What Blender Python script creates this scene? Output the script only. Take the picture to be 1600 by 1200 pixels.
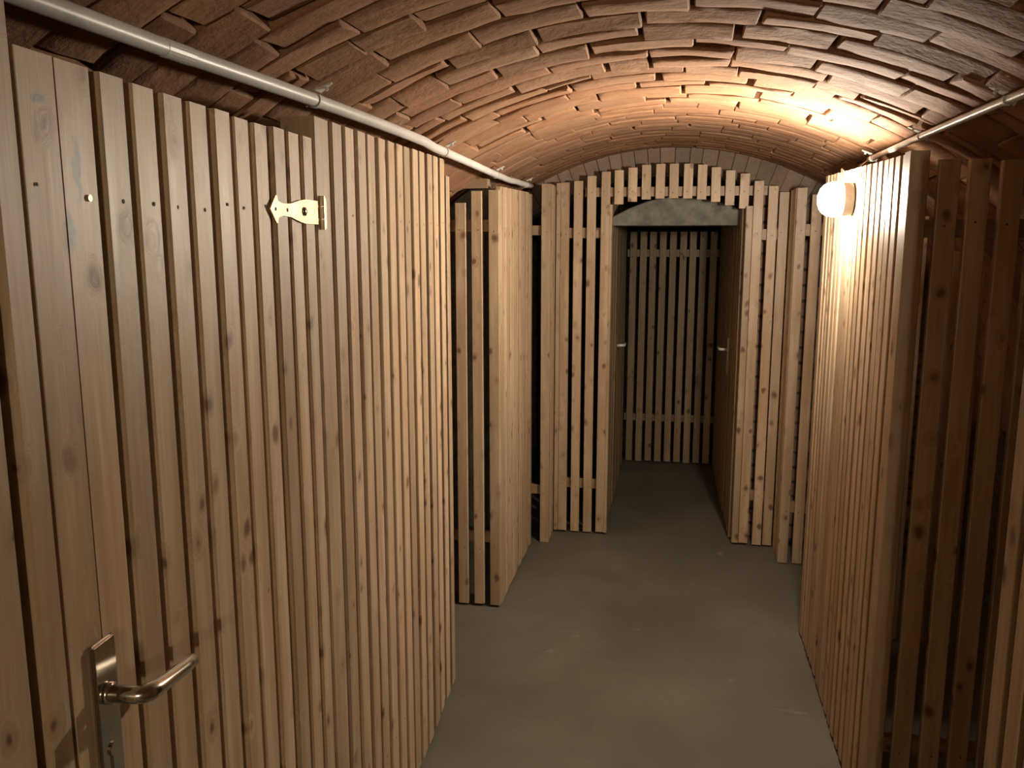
import bpy, bmesh, math, random
from mathutils import Vector, Matrix, noise
for o in list(bpy.data.objects): bpy.data.objects.remove(o)
SC = bpy.context.scene; COL = SC.collection
random.seed(7)

# ---------------------------------------------------------------- camera, world, exposure
H = 1.65; FPX = 1330.0
PIT = math.atan(225/FPX); YAW = math.atan(260/math.hypot(FPX, 225))
cam_d = bpy.data.cameras.new('camera'); cam = bpy.data.objects.new('camera', cam_d); COL.objects.link(cam)
cam_d.sensor_fit = 'HORIZONTAL'; cam_d.sensor_width = 36; cam_d.lens = 36*FPX/1600
cam_d.clip_start = 0.02; cam_d.clip_end = 60
cam.location = (0, 0, H)
cam.rotation_euler = (math.pi/2-PIT, 0, YAW)
SC.camera = cam
w = bpy.data.worlds.new('world'); SC.world = w; w.use_nodes = True
w.node_tree.nodes['Background'].inputs[0].default_value = (0.9, 0.95, 1, 1)
w.node_tree.nodes['Background'].inputs[1].default_value = 0.0
SC.view_settings.view_transform = 'Standard'; SC.view_settings.look = 'None'
SC.view_settings.gamma = 1.0; SC.view_settings.exposure = 1.05
SC.view_settings.use_curve_mapping = False
LAMP_REAR = 1.45            # the rear lamp carries a stronger bulb
LAMP_POWER = 430.0          # emission of the two bulkhead globes

# ---------------------------------------------------------------- material helpers
class NT:
    def __init__(s, name):
        s.m = bpy.data.materials.new(name); s.m.use_nodes = True
        s.t = s.m.node_tree; s.b = s.t.nodes['Principled BSDF']
    def n(s, typ, ins=None, **kw):
        nd = s.t.nodes.new(typ)
        for k, v in kw.items(): setattr(nd, k, v)
        for k, v in (ins or {}).items(): s.set(nd, k, v)
        return nd
    def set(s, nd, k, v):
        i = nd.inputs[k]
        if isinstance(v, bpy.types.NodeSocket): s.t.links.new(v, i)
        else: i.default_value = v
    def math(s, op, a, b=0.0, c=0.0, clamp=False):
        nd = s.n('ShaderNodeMath', operation=op, use_clamp=clamp)
        s.set(nd, 0, a); s.set(nd, 1, b); s.set(nd, 2, c)
        return nd.outputs[0]
    def vmath(s, op, a, b=(0, 0, 0)):
        nd = s.n('ShaderNodeVectorMath', operation=op); s.set(nd, 0, a); s.set(nd, 1, b)
        return nd.outputs[0]
    def mix(s, f, a, b, blend='MIX'):
        nd = s.n('ShaderNodeMix', data_type='RGBA', blend_type=blend)
        s.set(nd, 0, f); s.set(nd, 6, a); s.set(nd, 7, b)
        return nd.outputs[2]
    def ramp(s, f, stops):
        nd = s.n('ShaderNodeValToRGB'); s.set(nd, 0, f)
        e = nd.color_ramp.elements
        while len(e) < len(stops): e.new(0.5)
        for q, (p, c) in zip(e, stops):
            q.position = p; q.color = c if len(c) == 4 else (*c, 1)
        return nd.outputs[0]
    def noise(s, vec, scale, detail=3, rough=.55, dist=0.0):
        nd = s.n('ShaderNodeTexNoise', {'Scale': scale, 'Detail': detail, 'Roughness': rough, 'Distortion': dist})
        s.set(nd, 'Vector', vec); return nd.outputs['Fac']
    def bump(s, h, strength, dist):
        nd = s.n('ShaderNodeBump', {'Strength': strength, 'Distance': dist}); s.set(nd, 'Height', h)
        s.set(s.b, 'Normal', nd.outputs[0])

def wood(name, axis='Z', tint=(1, 1, 1), rough=.5, marks=None):
    t = NT(name)
    tc = t.n('ShaderNodeTexCoord').outputs['Object']
    r = t.n('ShaderNodeNewGeometry').outputs['Random Per Island']
    off = t.n('ShaderNodeCombineXYZ', {'X': t.math('MULTIPLY', r, 17.3), 'Y': t.math('MULTIPLY', r, 41.7), 'Z': t.math('MULTIPLY', r, 93.1)}).outputs[0]
    p = t.vmath('ADD', tc, off)
    sc = {'Z': (1, 1, .42), 'X': (.42, 1, 1), 'Y': (1, .42, 1)}[axis]
    sg = {'Z': (1, 1, .045), 'X': (.045, 1, 1), 'Y': (1, .045, 1)}[axis]
    # knots: cells slightly long with the grain, one knot near each centre
    vp = t.vmath('MULTIPLY', p, tuple(1.0 if q == 1 else .7 for q in sc))
    jit = t.n('ShaderNodeTexNoise', {'Scale': 26.0, 'Detail': 2}); t.set(jit, 'Vector', vp)
    vp2 = t.vmath('ADD', vp, t.vmath('MULTIPLY', t.vmath('SUBTRACT', jit.outputs['Color'], (.5, .5, .5)), (.02, .02, .02)))
    vo = t.n('ShaderNodeTexVoronoi', {'Scale': 16.0}, feature='F1'); t.set(vo, 'Vector', vp2)
    d = vo.outputs['Distance']
    sep = t.n('ShaderNodeSeparateColor'); t.set(sep, 0, vo.outputs['Color'])
    size = t.math('MULTIPLY_ADD', sep.outputs[0], .24, .07)
    knot = t.n('ShaderNodeMapRange', {'From Max': 1.0, 'To Min': 1.0, 'To Max': 0.0}, interpolation_type='SMOOTHSTEP')
    t.set(knot, 'Value', d); t.set(knot, 'From Min', t.math('MULTIPLY', size, .3)); t.set(knot, 'From Max', size)
    halo = t.n('ShaderNodeMapRange', {'From Min': 0.0, 'From Max': .38, 'To Min': 1.0, 'To Max': 0.0}, interpolation_type='SMOOTHSTEP')
    t.set(halo, 'Value', d)
    # grain bent around the knots
    gp = t.vmath('MULTIPLY', p, sg)
    bend = t.n('ShaderNodeCombineXYZ', {'X': t.math('MULTIPLY', halo.outputs[0], .08), 'Y': t.math('MULTIPLY', halo.outputs[0], .08), 'Z': t.math('MULTIPLY', halo.outputs[0], .08)}).outputs[0]
    gp = t.vmath('ADD', gp, bend)
    g1 = t.noise(gp, 30, 3, .6, .6)
    g2 = t.noise(gp, 170, 2, .6)
    g3 = t.noise(t.vmath('MULTIPLY', p, tuple(.6*q for q in sc)), 9, 2)
    c = t.ramp(g1, [(.28, (.35, .248, .150)), (.5, (.458, .342, .222)), (.68, (.545, .422, .288))])
    c = t.mix(t.math('MULTIPLY', t.math('SUBTRACT', g2, .42, clamp=True), 1.1), c, (.28, .17, .09, 1))
    c = t.mix(t.math('MULTIPLY', t.math('SUBTRACT', g3, .45, clamp=True), 2.4), c, (.35, .225, .13, 1))
    c = t.mix(t.math('MULTIPLY', halo.outputs[0], .55), c, (.28, .175, .10, 1))
    c = t.mix(t.math('MULTIPLY', knot.outputs[0], .92), c, (.13, .062, .032, 1))
    br = t.math('MULTIPLY_ADD', t.math('FRACT', t.math('MULTIPLY', r, 57.31)), .30, .84)
    bc = t.n('ShaderNodeCombineColor', {0: br, 1: br, 2: br}).outputs[0]
    c = t.mix(1.0, c, bc, 'MULTIPLY')
    c = t.mix(1.0, c, (*tint, 1), 'MULTIPLY')
    if marks:       # graphite smudges on the board, (y, z, half height, half width)
        sx = t.n('ShaderNodeSeparateXYZ'); t.set(sx, 0, tc)
        for (my, mz, hh, hw) in marks:
            wob = t.math('MULTIPLY', t.math('SUBTRACT', t.noise(tc, 40, 2), .5), .02)
            a = t.math('DIVIDE', t.math('ADD', t.math('SUBTRACT', sx.outputs[1], my), wob), hw)
            b = t.math('DIVIDE', t.math('SUBTRACT', sx.outputs[2], mz), hh)
            q = t.math('SUBTRACT', 1.0, t.math('ADD', t.math('MULTIPLY', a, a), t.math('MULTIPLY', b, b)), clamp=True)
            c = t.mix(t.math('MULTIPLY', q, 1.3, clamp=True), c, (.15, .155, .15, 1))
    t.set(t.b, 'Base Color', c)
    t.set(t.b, 'Roughness', t.math('MULTIPLY_ADD', g1, .22, rough-.13))
    t.set(t.b, 'Specular IOR Level', .55)
    t.bump(t.math('ADD', t.math('MULTIPLY', g1, .7), t.math('MULTIPLY', g2, .4)), .35, .0015)
    return t.m

def brick_mat(name, base=(.335, .175, .092), dark=(.225, .115, .062), pale=(.36, .225, .135)):
    t = NT(name)
    tc = t.n('ShaderNodeTexCoord').outputs['Object']
    r = t.n('ShaderNodeNewGeometry').outputs['Random Per Island']
    n1 = t.noise(tc, 11, 4, .6); n2 = t.noise(tc, 60, 5, .65); n3 = t.noise(tc, 2.6, 3)
    n4 = t.noise(t.vmath('MULTIPLY', tc, (14, 60, 14)), 1.0, 3, .6)
    c = t.mix(r, (*base, 1), (*dark, 1))
    c = t.mix(t.math('MULTIPLY', t.math('SUBTRACT', t.math('FRACT', t.math('MULTIPLY', r, 13.7)), .5, clamp=True), 1.2), c, (*pale, 1))
    c = t.mix(t.ramp(n1, [(.42, (0, 0, 0)), (.72, (.75, .75, .75))]), c, (*dark, 1))
    c = t.mix(t.ramp(n3, [(.55, (0, 0, 0)), (.8, (.55, .55, .55))]), c, (.33, .215, .14, 1))
    c = t.mix(t.ramp(t.noise(tc, 17, 5, .7), [(.66, (0, 0, 0)), (.74, (.6, .6, .6))]), c, (.40, .31, .24, 1))
    c = t.mix(t.ramp(n2, [(.35, (.35, .35, .35)), (.5, (0, 0, 0))]), c, (.14, .075, .05, 1))
    t.set(t.b, 'Base Color', c); t.set(t.b, 'Roughness', .82); t.set(t.b, 'Specular IOR Level', .3)
    t.bump(t.math('ADD', t.math('MULTIPLY', n2, .5), t.math('ADD', t.math('MULTIPLY', n1, .8), t.math('MULTIPLY', n4, .25))), .8, .008)
    return t.m

def plain(name, col, rough=.6, metal=0.0, nscale=0, namp=.15, bump=0.0):
    t = NT(name)
    t.set(t.b, 'Roughness', rough); t.set(t.b, 'Metallic', metal)
    tc = t.n('ShaderNodeTexCoord').outputs['Object']
    f = t.noise(tc, nscale or 25, 4, .6)
    lo = tuple(max(0, q*(1-namp)) for q in col); hi = tuple(min(1, q*(1+namp)) for q in col)
    t.set(t.b, 'Base Color', t.ramp(f, [(.35, lo), (.65, hi)]))
    if bump: t.bump(f, .6, bump)
    return t.m

def floor_mat():
    t = NT('concrete_floor')
    tc = t.n('ShaderNodeTexCoord').outputs['Object']
    a = t.noise(tc, 1.6, 4, .55, .3); b = t.noise(tc, 9, 5, .6); c_ = t.noise(tc, 120, 3, .6)
    c = t.ramp(a, [(.35, (.100, .094, .075)), (.52, (.124, .117, .094)), (.68, (.150, .142, .118))])
    c = t.mix(t.ramp(b, [(.52, (0, 0, 0)), (.75, (.45, .45, .45))]), c, (.085, .074, .06, 1))
    sp = t.noise(t.vmath('MULTIPLY', tc, (5.5, 9, 1)), 1.0, 6, .62, .6)
    c = t.mix(t.ramp(sp, [(.665, (0, 0, 0)), (.73, (.5, .5, .5))]), c, (.27, .255, .225, 1))
    vo = t.n('ShaderNodeTexVoronoi', {'Scale': 2.6}, feature='F1')
    t.set(vo, 'Vector', t.vmath('ADD', t.vmath('MULTIPLY', tc, (1, .5, 1)), t.vmath('MULTIPLY', t.n('ShaderNodeTexNoise', {'Scale': 22.0}).outputs['Color'], (.03, .03, 0))))
    c = t.mix(t.ramp(vo.outputs['Distance'], [(.02, (.6, .6, .6)), (.06, (0, 0, 0))]), c, (.36, .33, .28, 1))
    t.set(t.b, 'Base Color', c)
    t.set(t.b, 'Roughness', t.math('MULTIPLY_ADD', a, .3, .42)); t.set(t.b, 'Specular IOR Level', .4)
    t.bump(t.math('ADD', t.math('MULTIPLY', b, 1.0), t.math('MULTIPLY', c_, .15)), .35, .004)
    return t.m

def brickwall_mat():
    t = NT('brick_wall')
    tc = t.n('ShaderNodeTexCoord').outputs['Object']
    sx = t.n('ShaderNodeSeparateXYZ'); t.set(sx, 0, tc)
    v = t.n('ShaderNodeCombineXYZ', {'X': t.math('ADD', sx.outputs[0], sx.outputs[1]), 'Y': sx.outputs[2]}).outputs[0]
    bt = t.n('ShaderNodeTexBrick', {'Color1': (.33, .18, .12, 1), 'Color2': (.26, .19, .15, 1), 'Mortar': (.07, .06, .05, 1), 'Scale': 1.0,
             'Mortar Size': .008, 'Brick Width': .25, 'Row Height': .083, 'Mortar Smooth': .2})
    t.set(bt, 'Vector', v)
    n1 = t.noise(tc, 14, 5, .6)
    c = t.mix(t.ramp(n1, [(.45, (0, 0, 0)), (.7, (.7, .7, .7))]), bt.outputs['Color'], (.22, .19, .17, 1))
    t.set(t.b, 'Base Color', c); t.set(t.b, 'Roughness', .9)
    t.bump(t.math('ADD', t.math('MULTIPLY', bt.outputs['Fac'], -1.0), t.math('MULTIPLY', n1, .5)), .8, .01)
    return t.m

M = {}
M['slat'] = wood('spruce_slats', 'Z')
M['door'] = wood('spruce_door_boards', 'Z', marks=None)
M['rail_x'] = wood('spruce_rail_across', 'X', (.80, .74, .68))
M['rail_y'] = wood('spruce_rail_along', 'Y', (.80, .74, .68))
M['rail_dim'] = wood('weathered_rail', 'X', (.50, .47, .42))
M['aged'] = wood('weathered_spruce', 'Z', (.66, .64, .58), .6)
M['brick'] = brick_mat('vault_brick')
M['ring'] = brick_mat('grey_arch_brick', (.24, .17, .125), (.16, .125, .10), (.33, .27, .22))
M['mortar'] = plain('mortar_and_shade', (.085, .062, .048), .95, 0, 30, .4, .01)  # real mortar in the vault; painted shade on side and far walls
M['wall'] = brickwall_mat()
M['plaster'] = plain('grey_plaster', (.185, .18, .155), .9, 0, 14, .3, .02)
M['floor'] = floor_mat()
M['pvc'] = plain('grey_conduit', (.56, .56, .54), .38, 0, 8, .06)
M['clip'] = plain('grey_clip', (.50, .50, .47), .5, 0, 8, .06)
M['cable'] = plain('pale_cable', (.62, .58, .50), .5, 0, 8, .05)
M['chrome'] = plain('nickel', (.62, .60, .54), .16, 1.0, 20, .06)
M['zinc'] = plain('yellow_zinc', (.50, .38, .25), .45, .8, 18, .22)
M['satin'] = plain('satin_metal', (.75, .73, .68), .4, .25, 20, .05)
M['dark'] = plain('dark_hole', (.05, .035, .02), .8)
M['base'] = plain('lamp_base', (.16, .145, .13), .5)
def lamp_glass(name, power, tint=(1.0, .87, .70)):
    t = NT(name)
    t.set(t.b, 'Base Color', (.9, .9, .88, 1))
    t.set(t.b, 'Emission Color', (*tint, 1)); g = t.n('ShaderNodeTexCoord').outputs['Normal']       # bulb sits deep in the bowl: the dome's crown is brighter than its rim
    sx = t.n('ShaderNodeSeparateXYZ'); t.set(sx, 0, g)
    t.set(t.b, 'Emission Strength', t.math('MULTIPLY', t.math('MULTIPLY_ADD', t.math('MULTIPLY', sx.outputs[0], -1.0, clamp=True), .70, .30), power*1.38))
    return t.m
M['glow'] = lamp_glass('glowing_opal_glass', LAMP_POWER)
M['glow2'] = lamp_glass('glowing_opal_glass_rear', LAMP_POWER*LAMP_REAR, (1.0, .85, .61))

# ---------------------------------------------------------------- object helpers
def P(o, label=None, cat=None, group=None, kind=None):
    if label: o['label'] = label
    if cat: o['category'] = cat
    if group: o['group'] = group
    if kind: o['kind'] = kind
    return o
def obj(name, bm, mats, parent=None, smooth=False):
    me = bpy.data.meshes.new(name); bm.normal_update(); bm.to_mesh(me); bm.free()
    for m in (mats if isinstance(mats, (list, tuple)) else [mats]): me.materials.append(m)
    if smooth:
        for p in me.polygons: p.use_smooth = True
    o = bpy.data.objects.new(name, me); COL.objects.link(o)
    if parent:
        o.parent = parent
    return o
def thing(name, label, cat, loc=(0, 0, 0), rz=0, group=None, kind='thing'):
    o = bpy.data.objects.new(name, None); COL.objects.link(o)
    o.location = loc; o.rotation_euler = (0, 0, rz); o.empty_display_size = .1
    return P(o, label, cat, group, kind)

def box(bm, x0, x1, y0, y1, z0, z1, mi=0):
    vs = [bm.verts.new((x, y, z)) for x in (x0, x1) for y in (y0, y1) for z in (z0, z1)]
    for f in ((0, 1, 3, 2), (4, 6, 7, 5), (0, 4, 5, 1), (2, 3, 7, 6), (0, 2, 6, 4), (1, 5, 7, 3)):
        bm.faces.new([vs[i] for i in f]).material_index = mi
def bar(bm, x0, x1, y0, y1, z0, z1, c=.002, lean=0.0, mi=0):
    """upright sawn board: octagonal (chamfered) section in x-y, from z0 to z1"""
    pr = [(x0+c, y0), (x1-c, y0), (x1, y0+c), (x1, y1-c), (x1-c, y1), (x0+c, y1), (x0, y1-c), (x0, y0+c)]
    lo = [bm.verts.new((x, y, z0)) for x, y in pr]; hi = [bm.verts.new((x+lean, y, z1)) for x, y in pr]
    for i in range(8):
        j = (i+1) % 8; bm.faces.new((lo[i], lo[j], hi[j], hi[i])).material_index = mi
    bm.faces.new(lo[::-1]).material_index = mi; bm.faces.new(hi).material_index = mi
def disc(bm, c, nrm, r, n=8, mi=0):
    nrm = Vector(nrm).normalized(); a = nrm.orthogonal().normalized(); b = nrm.cross(a)
    vs = [bm.verts.new(Vector(c)+r*(math.cos(2*math.pi*i/n)*a+math.sin(2*math.pi*i/n)*b)) for i in range(n)]
    bm.faces.new(vs).material_index = mi
def tube(bm, pts, r, n=14, cap=True, mi=0):
    pts = [Vector(p) for p in pts]; rings = []
    for i, p in enumerate(pts):
        t = (pts[min(i+1, len(pts)-1)]-pts[max(i-1, 0)]).normalized()
        a = t.cross(Vector((0, 0, 1)));
        if a.length < .05: a = t.cross(Vector((0, 1, 0)))
        a.normalize(); b = a.cross(t)
        rr = r[i] if isinstance(r, (list, tuple)) else r
        rings.append([bm.verts.new(p+rr*(math.cos(2*math.pi*k/n)*a+math.sin(2*math.pi*k/n)*b)) for k in range(n)])
    for i in range(len(rings)-1):
        for k in range(n):
            q = (k+1) % n; bm.faces.new((rings[i][k], rings[i][q], rings[i+1][q], rings[i+1][k])).material_index = mi
    if cap:
        bm.faces.new(rings[0][::-1]).material_index = mi; bm.faces.new(rings[-1]).material_index = mi
def prism(bm, poly, ax, a0, a1, mi=0):
    """poly of 2-D points extruded along axis ax ('x' -> (a, p, q); 'y' -> (p, a, q))"""
    mk = (lambda p, a: (a, p[0], p[1])) if ax == 'x' else (lambda p, a: (p[0], a, p[1]))
    A = [bm.verts.new(mk(p, a0)) for p in poly]; B = [bm.verts.new(mk(p, a1)) for p in poly]; n = len(poly)
    bm.faces.new(A).material_index = mi; bm.faces.new(B[::-1]).material_index = mi
    for i in range(n):
        j = (i+1) % n; bm.faces.new((A[j], A[i], B[i], B[j])).material_index = mi
    bmesh.ops.recalc_face_normals(bm, faces=bm.faces)

# ---------------------------------------------------------------- the vault
VX, VZ, VR = -.042, .574, 1.558
def vz(x): return VZ+math.sqrt(max(0, VR*VR-(x-VX)**2))
def vtop(x0, x1, m=.045): return min(vz(x0), vz(x1))-m
Y_BACK, Y_END, Y_FAR = -3.6, 4.76, 6.62

def build_vault():
    bm = bmesh.new(); rnd = random.Random(3)
    A = math.radians(84); y = Y_BACK; rings = [y]
    while y < Y_END-.06:
        y += rnd.uniform(.095, .125); rings.append(min(y, Y_END))
    rings[-1] = Y_END
    def yb(i, th):
        if i == 0 or i == len(rings)-1: return rings[i]
        return rings[i]+.024*noise.noise(Vector((th*3.2, rings[i]*7.1, 1.3)))+.006*noise.noise(Vector((th*13, rings[i]*9, 4.4)))
    for i in range(len(rings)-1):
        th = -A-rnd.uniform(0, .12)
        while th < A:
            L = rnd.uniform(.21, .28)/VR
            if rnd.random() < .12: L *= .55
            t0, t1 = th, th+L; th = t1
            if t1 > A: t1 = A
            if t0 < -A: t0 = -A
            if t1-t0 < .03: continue
            ge = rnd.uniform(.0006, .003)/VR
            if rnd.random() < .35: ge = rnd.uniform(.006, .012)/VR
            off = rnd.uniform(-.004, .004); tl = rnd.uniform(-.007, .007); tt = rnd.uniform(-.0025, .0025)
            g0 = rnd.uniform(.0004, .002); g1 = rnd.uniform(.0004, .002)
            sk0, sk1 = rnd.uniform(-.004, .004)/VR, rnd.uniform(-.004, .004)/VR
            sd = rnd.random()*50
            U = [0, .014, .10, .24, .4, .56, .72, .88, .986, 1]; V = [0, .045, .33, .67, .955, 1]
            G = []; ym = rings[i]; sm = 1.0 if ym < 2.7 else max(.22, 1-(ym-2.7)/1.3)
            if sm < .6 and rnd.random() < .75: ge = .0004/VR
            g0 *= sm; g1 *= sm
            for u in U:
                row = []
                for v in V:
                    a0 = t0+ge+sk0*(v-.5); a1 = t1-ge+sk1*(v-.5)
                    tha = a0+(a1-a0)*u
                    ya = yb(i, tha)+g0; yc = yb(i+1, tha)-g1
                    yy = ya+(yc-ya)*v
                    r = VR+(off+tl*(v-.5)*2+tt*(u-.5)*2)*sm
                    e = 0
                    if u in (0, 1): e += .0035
                    if v in (0, 1): e += .0035
                    r += min(e, .005)
                    nn = noise.noise(Vector((tha*VR*9+sd, yy*14, sd)))
                    r += nn*.004*sm+.0016*noise.noise(Vector((tha*VR*30+sd, yy*45, sd)))*sm
                    if u in (0, 1) or v in (0, 1):
                        r += .003*sm*abs(noise.noise(Vector((tha*60+sd, yy*50, 2))))
                        yy += .0025*noise.noise(Vector((tha*40, sd, yy*20)))
                    row.append(bm.verts.new((VX+r*math.sin(tha), yy, VZ+r*math.cos(tha))))
                G.append(row)
            for a in range(len(U)-1):
                for b in range(len(V)-1):
                    bm.faces.new((G[a][b], G[a][b+1], G[a+1][b+1], G[a+1][b]))
            # sides running up into the bed
            rim = [G[a][0] for a in range(len(U))]+[G[-1][b] for b in range(1, len(V))]+[G[a][-1] for a in range(len(U)-2, -1, -1)]+[G[0][b] for b in range(len(V)-2, 0, -1)]
            up = []
            for v_ in rim:
                d = Vector((v_.co.x-VX, 0, v_.co.z-VZ)).normalized()*.03
                up.append(bm.verts.new(v_.co+d))
            for k in range(len(rim)):
                q = (k+1) % len(rim); bm.faces.new((rim[k], rim[q], up[q], up[k]))
    # mortar bed behind the bricks
    N = 60; R0, R1 = VR+.022, VR+.12
    pr = []
    for k in range(N+1):
        th = -A+2*A*k/N
        s, c = math.sin(th), math.cos(th)
        pr.append([bm.verts.new((VX+r*s, yy, VZ+r*c)) for r in (R0, R1) for yy in (Y_BACK, Y_END)])
    for k in range(N):
        a, b = pr[k], pr[k+1]
        for (i, j) in ((0, 1), (1, 3), (3, 2), (2, 0)):
            bm.faces.new((a[i], a[j], b[j], b[i])).material_index = 1
    for e in (pr[0], pr[-1]): bm.faces.new((e[0], e[1], e[3], e[2])).material_index = 1
    bmesh.ops.recalc_face_normals(bm, faces=[f for f in bm.faces if f.material_index == 1])
    o = obj('ceiling', bm, [M['brick'], M['mortar']])
    P(o, 'reddish brown brick barrel vault over the cellar corridor', 'vault', kind='structure')
    for p in o.data.polygons:
        if p.material_index == 0: p.use_smooth = True
    return o
ceiling = build_vault()
try:
    md = ceiling.modifiers.new('edges', 'EDGE_SPLIT'); md.split_angle = math.radians(40)
except Exception: pass

# ---------------------------------------------------------------- room shell
bm = bmesh.new(); box(bm, -1.75, 1.7, Y_BACK-.1, Y_FAR+.1, -.1, 0)
P(obj('floor', bm, M['floor']), 'grey brown worn concrete floor of the corridor', 'floor', kind='structure')
zl = VZ+VR*math.cos(math.radians(84))+.03
for nm, x0, x1 in (('wall_left', -1.70, VX-VR*math.sin(math.radians(84))-.002), ('wall_right', VX+VR*math.sin(math.radians(84))+.002, 1.62)):
    bm = bmesh.new(); box(bm, x0, x1, Y_BACK, Y_FAR, 0, zl)
    P(obj(nm, bm, M['mortar']), kind='structure')  # dark tone stands in for the shade behind the slats
bm = bmesh.new(); box(bm, -1.70, 1.62, Y_BACK-.1, Y_BACK, 0, 2.3)
P(obj('wall_back', bm, M['wall']), kind='structure')
bm = bmesh.new(); box(bm, -1.70, 1.62, Y_FAR, Y_FAR+.1, 0, 2.3)
P(obj('wall_far', bm, M['mortar']), kind='structure')  # same dark tone, painting the shade at the back
bm = bmesh.new(); box(bm, -1.70, 1.62, Y_END+.2, Y_FAR, 2.12, 2.25)
P(obj('ceiling_passage', bm, M['mortar']), kind='structure')
# end wall: crown strip above the slats, solid masonry right of the passage
def vault_poly(x0, x1, n, off=0.0): return [(x0+(x1-x0)*k/n, vz(x0+(x1-x0)*k/n)+off) for k in range(n+1)]
bm = bmesh.new()
top = vault_poly(-1.5, 1.42, 60, .05)
def under(x):
    r = VR-.13; return VZ+math.sqrt(max(.02, r*r-(x-VX)**2))
bot = [(x, under(x)) for x, _ in vault_poly(1.38, -1.44, 50)]
prism(bm, top+bot, 'y', Y_END, Y_END+.22)
P(obj('wall_end', bm, M['plaster']), 'grey masonry band of the end wall under the vault', 'wall', kind='structure')
bm = bmesh.new()
prism(bm, [(.365, 0), (1.50, 0)]+[(x, min(under(x), z)) for x, z in vault_poly(1.34, .365, 20)], 'y', Y_END, Y_END+.22)
P(obj('wall_end_right', bm, M['wall']), 'weathered brick wall behind the right hand slats', 'wall', kind='structure')
# ring of brick ends
bm = bmesh.new(); rnd = random.Random(5); th = -1.0
while th < .95:
    d = rnd.uniform(.066, .084)/VR; r1 = VR+.004; r0 = VR-rnd.uniform(.112, .128); g = .0018/VR; dy = rnd.uniform(-.006, .006)
    poly = [(VX+r*math.sin(a), VZ+r*math.cos(a)) for r, a in ((r0, th+g), (r1, th+g), (r1, th+d-g), (r0, th+d-g))]
    A_ = [bm.verts.new((x, Y_END-.022+dy, z)) for x, z in poly]; B_ = [bm.verts.new((x, Y_END+.05, z)) for x, z in poly]
    bm.faces.new(A_); bm.faces.new(B_[::-1])
    for i in range(4):
        j = (i+1) % 4; bm.faces.new((A_[j], A_[i], B_[i], B_[j]))
    th += d
bmesh.ops.recalc_face_normals(bm, faces=bm.faces)
P(obj('trim_1', bm, M['ring']), 'arched row of grey brown brick ends above the slats', 'brick arch', kind='structure')
# plastered head above the passage
bm = bmesh.new()
prism(bm, [(-.375, 1.728), (.345, 1.728), (.35, 1.80), (.27, 1.838), (.17, 1.868), (.06, 1.884), (-.06, 1.884), (-.17, 1.862), (-.27, 1.825), (-.37, 1.775)], 'y', 4.85, 5.16)
bmesh.ops.bevel(bm, geom=bm.edges[:], offset=.008, segments=2, affect='EDGES', profile=.5)
P(obj('trim_2', bm, M['plaster']), 'rough grey plastered lintel with an arched top over the passage', 'lintel', kind='structure')
# plastered pier behind the left stub
bm = bmesh.new()
prism(bm, [(-1.54, 0), (-.84, 0), (-.84, vz(-.84)-.01)]+[(x, z-.01) for x, z in vault_poly(-.84, -1.54, 14)][1:], 'y', 3.70, 3.86)
P(obj('wall_pier', bm, M['plaster']), 'grey plastered masonry pier behind the left slats', 'pier', kind='structure')

# ---------------------------------------------------------------- slatted panels
T = .022          # slat thickness
def slats_front(bm, spans, y, rnd, z0=.02, screws=(1.69, .28), drop=0.0):
    """slats facing -Y. spans: (x0, x1, ztop[, zbot]); face at y, body behind"""
    for s in spans:
        zb = s[3] if len(s) > 3 else z0+rnd.uniform(-.004, .004)
        dy = rnd.uniform(-.0015, .0015)
        bar(bm, s[0], s[1], y+dy, y+dy+T, zb, s[2], lean=rnd.uniform(-.0025, .0025))
        for sz in screws:
            if zb < sz < s[2]-.02: disc(bm, ((s[0]+s[1])/2+rnd.uniform(-.008, .008), y+dy-.0006, sz+rnd.uniform(-.007, .007)), (0, -1, 0), .0028, 7, 1)
def slats_side(bm, spans, x, sgn, rnd, z0=.02, screws=(1.70, .28), leanx=0.0):
    """slats facing sgn*X with the face at x. spans: (y0, y1, ztop[, zbot])"""
    for s in spans:
        zb = s[3] if len(s) > 3 else z0+rnd.uniform(-.004, .004)
        dx = rnd.uniform(-.0015, .0015); xf = x+dx
        a, b = (xf-T, xf) if sgn > 0 else (xf, xf+T)
        bar(bm, a, b, s[0], s[1], zb, s[2], lean=rnd.uniform(-.001, .001))
        for sz in screws:
            if zb < sz < s[2]-.02: disc(bm, (xf+sgn*.0006, (s[0]+s[1])/2+rnd.uniform(-.008, .008), sz+rnd.uniform(-.007, .007)), (sgn, 0, 0), .003, 7, 1)
SL = [M['slat'], M['dark']]

# ---- left partition: local frame with +Y running along the wall, face at x=0 looking +X
ANG = math.atan2(.055, 1.0); CA = math.cos(ANG)
LW0 = (-.6145, 0)
def L(y): return y/CA            # world y on that wall -> local y
rnd = random.Random(11)
rz_left = ANG
# near fixed part with door post
t = thing('slatted_partition', 'spruce slat partition left of the near door, cut by the photo edge', 'partition', (*LW0, 0), rz_left)
bm = bmesh.new()
sp = [(L(.667-.0715*k), L(.718-.0715*k), 1.93) for k in range(0, 56)]
slats_side(bm, sp, 0, 1, rnd)
obj('slat_panel', bm, SL, t)
bm = bmesh.new(); bar(bm, -.05, .004, L(.737), L(.772), 0.0, 1.935); obj('door_post', bm, M['slat'], t)
for z in (1.68, .26):
    bm = bmesh.new(); box(bm, -.05, -T-.002, L(-3.2), L(.737)-.001, z, z+.05); obj('rail', bm, M['rail_y'], t)

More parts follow.
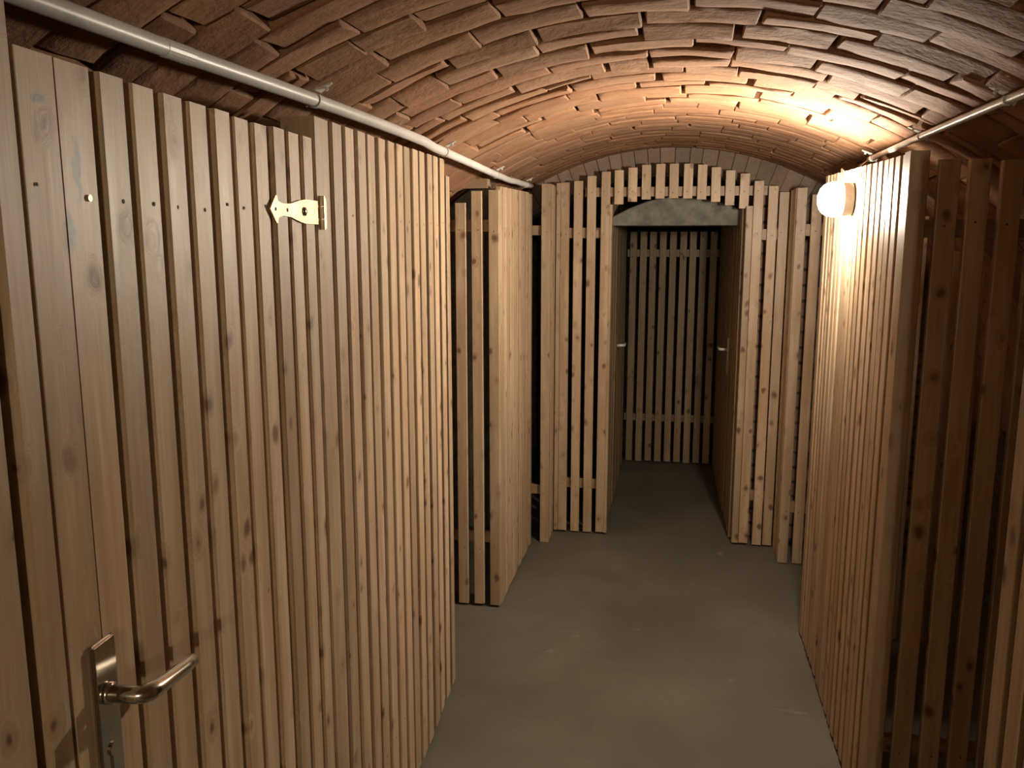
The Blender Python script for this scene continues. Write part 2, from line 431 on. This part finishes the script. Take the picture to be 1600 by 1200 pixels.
# the near door
dr = thing('cage_door', 'near spruce slatted cage door with nickel lever handle and yellow strap hinge', 'door', (*LW0, 0), rz_left, kind='thing')
bm = bmesh.new()
bar(bm, -T, .002, L(.779), L(.8395), .02, 1.842, .0015)
bar(bm, -T, .001, L(.8405), L(.9025), .02, 1.842, .0015)
t_ = M['door']
obj('lock_board', bm, wood('spruce_lock_boards', 'Z', (1.0, .97, .93), marks=[(.868, 1.727, .045, .009), (.846, 1.660, .026, .011), (.811, 1.795, .006, .012)]), dr)
bm = bmesh.new(); tube(bm, [(.001, L(.883), 1.697), (.0035, L(.883), 1.697)], .004, 10); obj('screw_head', bm, M['zinc'], dr)
bm = bmesh.new(); disc(bm, (.0032, L(.795), 1.707), (1, 0, 0), .0022, 8); obj('nail_hole', bm, M['dark'], dr)
bm = bmesh.new()
sp = [(L(.920+.0702*k), L(.920+.0702*k+.050), 1.842+rnd.uniform(-.003, .003)) for k in range(9)]
sp += [(L(.920+.0702*9), L(1.600), 1.844)]
slats_side(bm, sp, 0, 1, rnd)
obj('slat_panel', bm, SL, dr)
for z in (1.66, .95, .24):
    bm = bmesh.new(); box(bm, -.048, -T-.002, L(.78), L(1.598), z, z+.085); obj('rail', bm, M['rail_y'], dr)
# lever handle set
hd = obj('handle_plate', (lambda b: (box(b, .002, .0105, L(.808), L(.853), .945, 1.186), bmesh.ops.bevel(b, geom=b.edges[:], offset=.0035, segments=3, affect='EDGES'), b)[-1])(bmesh.new()), M['chrome'], dr)
bm = bmesh.new(); yl = L(.830); zl_ = 1.118
tube(bm, [(.010, yl, zl_), (.016, yl, zl_)], .0135, 20)
tube(bm, [(.014, yl, zl_), (.046, yl, zl_), (.053, yl+.003, zl_), (.057, yl+.010, zl_-.001), (.058, yl+.022, zl_-.003), (.057, yl+.05, zl_-.007), (.055, yl+.09, zl_-.013), (.052, yl+.118, zl_-.017), (.046, yl+.127, zl_-.018)],
     [.0105, .0105, .0112, .0112, .0108, .0100, .0094, .0090, .007], 16)
obj('lever', bm, M['chrome'], hd, True)
bm = bmesh.new(); tube(bm, [(.009, yl, 1.046), (.013, yl, 1.046)], .0085, 18); box(bm, .009, .0128, yl-.004, yl+.004, 1.022, 1.044)
obj('key_cylinder', bm, M['chrome'], hd)
# strap hinge on door and post
bm = bmesh.new(); zc = 1.703
pr = [(1.378, zc), (1.402, zc+.023), (1.408, zc+.024), (1.412, zc+.014), (1.432, zc+.0105), (1.47, zc+.012), (1.515, zc+.020), (1.54, zc+.0225), (1.612, zc+.0225)]
pr = [(L(a), b) for a, b in pr]; lo = [(a, 2*zc-b) for a, b in pr[1:]][::-1]
prism(bm, pr+lo, 'x', .0015, .0045)
hg = obj('strap_hinge', bm, M['zinc'], dr)
bm = bmesh.new(); tube(bm, [(.008, L(1.618), zc-.033), (.008, L(1.618), zc-.013)], .0065, 14); tube(bm, [(.008, L(1.618), zc-.012), (.008, L(1.618), zc+.012)], .0065, 14)
tube(bm, [(.008, L(1.618), zc+.013), (.008, L(1.618), zc+.033)], .0065, 14); obj('knuckle', bm, M['zinc'], hg, False)
for a in (1.400, 1.452):
    bm = bmesh.new(); disc(bm, (.0051, L(a), zc), (1, 0, 0), .0035, 10); obj('screw_hole', bm, M['dark'], hg)
bm = bmesh.new(); tube(bm, [(.0045, L(1.532), zc), (.0075, L(1.532), zc), (.0095, L(1.532), zc)], [.0085, .008, .004], 14); obj('screw_head', bm, M['chrome'], hg, True)
bm = bmesh.new(); box(bm, .0015, .004, L(1.624), L(1.655), zc-.03, zc+.03); obj('post_leaf', bm, M['zinc'], hg)

# fixed partition right of the door
t = thing('slatted_partition', 'long spruce slat partition right of the near door with its tall post', 'partition', (*LW0, 0), rz_left)
bm = bmesh.new(); bar(bm, -.07, .0, L(1.613), L(1.692), 0, 1.888); obj('door_post', bm, M['slat'], t)
bm = bmesh.new()
st = [1.712, 1.796, 1.878, 1.962, 2.047, 2.131, 2.213, 2.297, 2.378, 2.464, 2.562, 2.648, 2.746]
sp = [(L(a), L(a+.059), 1.889+(a-1.7)*.022) for a in st]
sp.append((L(2.832), L(2.882), 1.862))
slats_side(bm, sp, 0, 1, rnd)
obj('slat_panel', bm, SL, t)
for z in (1.67, .25):
    bm = bmesh.new(); box(bm, -.055, -T-.002, L(1.693), L(2.845), z, z+.055); obj('rail', bm, M['rail_y'], t)
# its return into the alcove
t = thing('slatted_partition', 'slat side of the near left cage, turned toward the alcove', 'partition', (0, 0, 0))
bm = bmesh.new()
slats_front(bm, [(-.842-.0715*k, -.794-.0715*k, min(1.86, vtop(-.842-.0715*k, -.80))) for k in range(0, 9)], 2.890, rnd)
obj('slat_panel', bm, SL, t)

# ---- left stub: front faces the camera at Y 3.57
t = thing('slatted_partition', 'narrow slat front facing the camera beside the left alcove', 'partition', (0, 0, 0))
bm = bmesh.new()
slats_front(bm, [(-.789-.0735*k, -.743-.0735*k-(.0 if k else 0), min(1.857, vtop(-.789-.0735*k, -.743))) for k in range(0, 9)], 3.570, rnd, z0=.012)
obj('slat_panel', bm, SL, t)
for z in (1.685, .30):
    bm = bmesh.new(); box(bm, -1.34, -.79, 3.595, 3.62, z, z+.05); obj('rail', bm, M['rail_x'], t)
bm = bmesh.new(); box(bm, -1.04, -.80, 3.596, 3.65, 1.866, 1.905); obj('top_rail', bm, M['rail_x'], t)
t = thing('slatted_partition', 'close boarded slat side running back from the left stub corner', 'partition', (0, 0, 0))
bm = bmesh.new()
sp = []; y = 3.594
for k in range(13):
    wd = .0535; sp.append((y, y+wd, 1.872+.017*(y-3.57)/.88)); y += .0575 if k not in (3, 8) else .062
for s in sp: slats_side(bm, [s], -.741-.008*(s[0]-3.57), 1, rnd, z0=.012)
bar(bm, -.790, -.742, y+.002, y+.052, .012, 1.880)
obj('slat_panel', bm, SL, t)
# ---- jog at Y 4.45
t = thing('slatted_partition', 'short slat jog between the left stub and the passage front', 'partition', (0, 0, 0))
bm = bmesh.new()
slats_front(bm, [(-.702, -.654, 1.936)], 4.452, rnd, z0=.005)
slats_side(bm, [(4.476, 4.526, 1.936), (4.53, 4.58, 1.936), (4.584, 4.646, 1.936)], -.655, 1, rnd, z0=.005)
obj('slat_panel', bm, SL, t)
for z in (1.675, .27):
    bm = bmesh.new(); box(bm, -.79, -.68, 4.476, 4.50, z, z+.05); obj('rail', bm, M['rail_x'], t)

# ---- passage front at Y 4.64: arch of short slats over the opening
YF = 4.64
t = thing('passage_front', 'slatted wooden front with short arched slats above the dark passage', 'partition', (0, 0, 0))
bm = bmesh.new(); g = .0715; w_ = .048
def X(k): return -.4125+g*k
full = [(-.6525, X(-3)-.002, 1.951), (X(-3), X(-3)+w_, 1.953), (X(-2), X(-2)+w_, 1.960), (X(-1), X(-1)+w_, 1.985), (X(0), X(0)+w_, 2.006)]
slats_front(bm, full, YF, rnd, z0=.012, screws=(1.90, 1.68, .28))
full = [(X(11), X(11)+w_, 1.947), (X(12), X(12)+w_, 1.921), (.500, .548, 1.890)]
slats_front(bm, full, YF-.03, rnd, z0=.012, screws=(1.90, 1.68, .28))
arch = [(2.013, 1.837), (2.025, 1.850), (2.038, 1.861), (2.042, 1.865), (2.042, 1.866), (2.041, 1.864), (2.035, 1.859), (2.021, 1.846), (2.004, 1.828), (1.987, 1.811)]
slats_front(bm, [(X(k+1), X(k+1)+w_, a, b) for k, (a, b) in enumerate(arch)], YF, rnd, screws=(1.90,))
obj('slat_panel', bm, SL, t)
bm = bmesh.new(); box(bm, -.50, .455, YF+.026, YF+.048, 1.878, 1.927); obj('arch_rail', bm, M['rail_x'], t)
for z in (1.66, .26):
    bm = bmesh.new(); box(bm, -.65, -.37, YF+.026, YF+.05, z, z+.055); obj('rail', bm, M['rail_x'], t)
    bm = bmesh.new(); box(bm, .37, .548, YF-.004, YF+.02, z-.01, z+.045); obj('rail', bm, M['rail_x'], t)
bm = bmesh.new(); bar(bm, -.366, -.350, YF-.002, YF+.06, .012, 1.835); obj('jamb', bm, M['slat'], t)
bm = bmesh.new(); bar(bm, .338, .372, YF-.03, YF+.03, .012, 1.822); obj('jamb', bm, M['slat'], t)

# ---- right jog at Y 4.38
t = thing('slatted_partition', 'slat front stepping forward between passage and wall lamp', 'partition', (0, 0, 0))
bm = bmesh.new()
slats_front(bm, [(.555, .603, 1.897), (.6265, .6745, 1.865), (.725, .773, 1.80), (.80, .848, 1.78), (.875, .923, 1.75), (.95, .998, 1.70)], 4.375, rnd, z0=.005)
slats_side(bm, [(4.40, 4.448, 1.897), (4.452, 4.50, 1.897), (4.504, 4.552, 1.897), (4.556, 4.604, 1.897)], .553, -1, rnd, z0=.005)
obj('slat_panel', bm, SL, t)
for z in (1.67, .27):
    bm = bmesh.new(); box(bm, .575, 1.2, 4.40, 4.425, z, z+.055); obj('rail', bm, M['rail_x'], t)

# ---- right wall of the corridor, X .557
t = thing('slatted_partition', 'brightly lit right hand slat partition carrying the round wall lamp', 'partition', (0, 0, 0))
bm = bmesh.new()
ys = [(2.338, 2.388), (2.412, 2.462), (2.482, 2.532), (2.548, 2.600), (2.617, 2.667), (2.687, 2.742), (2.762, 2.812), (2.833, 2.885), (2.903, 2.955), (2.976, 3.054), (3.056, 3.140), (3.172, 3.225), (3.243, 3.295), (3.313, 3.365), (3.385, 3.437), (3.455, 3.505), (3.515, 3.57)]
slats_side(bm, [(a, b, 1.862+(a-2.3)*.026) for a, b in ys], .557, -1, rnd, z0=.015)
obj('slat_panel', bm, SL, t)
for z in (1.665, .25):
    bm = bmesh.new(); box(bm, .581, .605, 2.34, 3.53, z, z+.055); obj('rail', bm, M['rail_y'], t)
t = thing('slatted_partition', 'shaded slat front of the right recess facing the camera', 'partition', (0, 0, 0))
bm = bmesh.new()
bar(bm, .547, .592, 2.272, 2.332, .0, 1.864, .003)
slats_front(bm, [(.6125+.0713*k, .6605+.0713*k, min(1.842, vtop(.6125+.0713*k, .6605+.0713*k))) for k in range(0, 11)], 2.27, rnd, z0=.015)
obj('slat_panel', bm, SL, t)
for z in (1.655, .262):
    bm = bmesh.new(); box(bm, .594, 1.36, 2.294, 2.32, z, z+.045); obj('rail', bm, M['rail_x'], t)
t = thing('slatted_partition', 'slat side of the right cage turned toward its far recess', 'partition', (0, 0, 0))
bm = bmesh.new()
slats_front(bm, [(.606+.0713*k, .654+.0713*k, min(1.86, vtop(.6, .654+.0713*k))) for k in range(0, 9)], 3.546, rnd)
obj('slat_panel', bm, SL, t)

# ---- near right unit
XN = .560
t = thing('slatted_partition', 'dim slat partition cut off by the right photo edge', 'partition', (0, 0, 0))
bm = bmesh.new()
ys = [(1.505-.0745*k-.05, 1.505-.0745*k) for k in range(0, 64)]
slats_side(bm, [(a, b, 1.84) for a, b in ys], XN, -1, rnd, z0=.015)
obj('slat_panel', bm, SL, t)
for z in (1.66, .25):
    bm = bmesh.new(); box(bm, XN+T+.002, XN+.048, -3.2, 1.50, z, z+.05); obj('rail', bm, M['rail_y'], t)
t = thing('slatted_partition', 'slat side of the near right cage turned toward the dark recess', 'partition', (0, 0, 0))
bm = bmesh.new()
slats_front(bm, [(.612+.0713*k, .660+.0713*k, min(1.84, vtop(.6, .660+.0713*k))) for k in range(0, 10)], 1.475, rnd)
obj('slat_panel', bm, SL, t)

# ---- passage: slatted back, boarded sides with doors
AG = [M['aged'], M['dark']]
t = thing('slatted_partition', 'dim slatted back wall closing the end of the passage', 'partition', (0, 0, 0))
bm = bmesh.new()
slats_front(bm, [(-.3415+.0707*k, -.2935+.0707*k, 1.708) for k in range(0, 9)], 6.30, rnd, z0=.012, screws=(1.54, .33))  # tops cut at the lintel's shadow edge; shade is put into the shape
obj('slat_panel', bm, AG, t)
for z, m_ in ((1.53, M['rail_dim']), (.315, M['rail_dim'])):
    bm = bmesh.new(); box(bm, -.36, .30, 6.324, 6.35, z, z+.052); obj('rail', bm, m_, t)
def passage_side(x0, sl, sgn, label, dlabel, hy, hz, dspan):
    t = thing('slatted_partition', label, 'partition', (0, 0, 0))
    d = thing('boarded_door', dlabel, 'door', (0, 0, 0), kind='thing')
    bp, bd = bmesh.new(), bmesh.new(); y = 4.70
    xx = lambda y: x0+sl*(y-4.66)
    while y < 6.28:
        e = min(y+.0655, 6.296)
        inn = dspan[0] <= y+.03 <= dspan[1]
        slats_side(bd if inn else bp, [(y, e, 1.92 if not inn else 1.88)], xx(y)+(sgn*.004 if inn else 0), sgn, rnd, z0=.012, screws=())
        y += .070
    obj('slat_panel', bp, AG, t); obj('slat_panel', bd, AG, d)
    x = xx(hy)+sgn*.005
    bm = bmesh.new(); box(bm, min(x, x+sgn*.007), max(x, x+sgn*.007), hy-.02, hy+.02, hz-.14, hz+.07); h = obj('handle_plate', bm, M['chrome'], d)
    bm = bmesh.new(); tube(bm, [(x+sgn*.006, hy, hz), (x+sgn*.042, hy, hz), (x+sgn*.05, hy+.012, hz), (x+sgn*.05, hy+.11, hz)], .009, 12); obj('lever', bm, M['satin'], h, True)
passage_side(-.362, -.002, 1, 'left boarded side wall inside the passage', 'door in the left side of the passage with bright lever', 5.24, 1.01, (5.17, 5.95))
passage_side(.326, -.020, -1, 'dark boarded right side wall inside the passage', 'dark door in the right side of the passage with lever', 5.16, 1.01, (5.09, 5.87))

# ---------------------------------------------------------------- conduits
def clip_mesh(bm, c, r, sgn):
    """small saddle clip: band around the pipe and a triangular tab screwed to the vault"""
    c = Vector(c); d = Vector((VX-c.x, 0, VZ-c.z)).normalized()      # away from the vault
    tan = Vector((d.z, 0, -d.x)) * (1 if sgn > 0 else -1)
    if tan.z < 0: tan = -tan
    n = 14; w2 = .006; ri, ro = r+.0005, r+.0025; A_ = []
    for k in range(n+1):
        a = math.pi*1.15*k/n-.25
        u = -tan*math.cos(a)+d*math.sin(a)
        A_.append([bm.verts.new(c+rr*u+Vector((0, yy, 0))) for rr in (ri, ro) for yy in (-w2, w2)])
    for k in range(n):
        p, q = A_[k], A_[k+1]
        for i, j in ((0, 1), (1, 3), (3, 2), (2, 0)): bm.faces.new((p[i], p[j], q[j], q[i]))
    for e in (A_[0], A_[-1]): bm.faces.new((e[0], e[1], e[3], e[2]))
    # tab
    b0 = c+tan*(r+.001)-d*(r*.7); tri = [b0+Vector((0, -.016, 0))-d*.004, b0+Vector((0, .016, 0))-d*.004, b0+tan*.034-d*(r*.3-.001)+Vector((0, .004, 0)), b0+tan*.034-d*(r*.3-.001)+Vector((0, -.004, 0))]
    lo = [bm.verts.new(p) for p in tri]; hi = [bm.verts.new(p+d*.003) for p in tri]
    bm.faces.new(lo[::-1]); bm.faces.new(hi)
    for i in range(4):
        j = (i+1) % 4; bm.faces.new((lo[i], lo[j], hi[j], hi[i]))
    tube(bm, [c+tan*(r+.02)-d*r*.8, c+tan*(r+.02)-d*r*.8+d*.008], .004, 8)
    tube(bm, [c-tan*(r+.006)-d*r*.5, c-tan*(r+.006)-d*r*.5+d*.010], .003, 8)
    bmesh.ops.recalc_face_normals(bm, faces=bm.faces)
def conduit(label, x, r, y0, y1, clips, jig, couplers=(), off=.036):
    base = thing('conduit', label, 'conduit', (0, 0, 0))
    f = lambda y: (x+jig(y), y, VZ+math.sqrt((VR-off)**2-(x+jig(y)-VX)**2))
    bm = bmesh.new(); n = 60
    tube(bm, [f(y0+(y1-y0)*k/n) for k in range(n+1)], r, 18); obj('pipe', bm, M['pvc'], base, True)
    for yc in clips:
        bm = bmesh.new(); clip_mesh(bm, f(yc), r, 1); obj('clip', bm, M['clip'], base)
    for a, b in couplers:
        bm = bmesh.new(); tube(bm, [f(a), f(b)], r+.0007, 18); obj('coupler', bm, M['pvc'], base)
    return f
conduit('thick grey conduit clipped along the left foot of the vault', -.742, .0135, -3.4, 4.40, (-.6, .45, 1.69, 2.70, 3.56, 4.25),
        lambda y: .012*math.sin((y-1.2)*1.6)*(1 if y > 1.2 else .3)+(.03*(y-4.0)**2 if y > 4.0 else 0)-(.006 if 2.5 < y < 4 else 0), ((1.175, 1.245),))
fr = conduit('thin grey conduit under the right side of the vault above the recess', .657, .0095, -3.4, 3.30, (-.4, .8, 1.98, 2.62, 3.25), lambda y: .003*math.sin(y*2), off=.030)
e = Vector(fr(3.302))
bm = bmesh.new()
tube(bm, [e, e+Vector((-.008, .03, -.008)), e+Vector((-.035, .03, -.03)), e+Vector((-.075, -.02, -.05)), Vector((.548, 3.19, 1.892)), Vector((.538, 3.12, 1.865)), Vector((.533, 3.07, 1.842)), Vector((.53, 3.035, 1.838))], .003, 8)
P(obj('cable', bm, M['cable'], None, True), 'thin pale cable looping from the right conduit to the lamp', 'cable')

# ---------------------------------------------------------------- wall lamps
def lamp(loc, label, mat=None):
    t = thing('wall_lamp', label, 'lamp', loc)
    bm = bmesh.new(); n = 32
    tube(bm, [(0, 0, 0), (-.012, 0, 0), (-.030, 0, 0), (-.036, 0, 0)], [.052, .054, .054, .050], n); obj('lamp_base', bm, M['base'], t, False)
    bm = bmesh.new(); pr = [(-.036, .050), (-.040, .0555), (-.056, .0570), (-.074, .0545), (-.088, .047), (-.099, .034), (-.105, .018)]
    tube(bm, [(a, 0, 0) for a, _ in pr], [b for _, b in pr], n); obj('globe', bm, mat or M['glow'], t, True)
lamp((.555, 3.02, 1.782), 'glowing round white wall lamp high on the right slats')
lamp((XN-.002, -2.4, 1.79), 'second round wall lamp behind the viewer lighting the near door', M['glow2'])
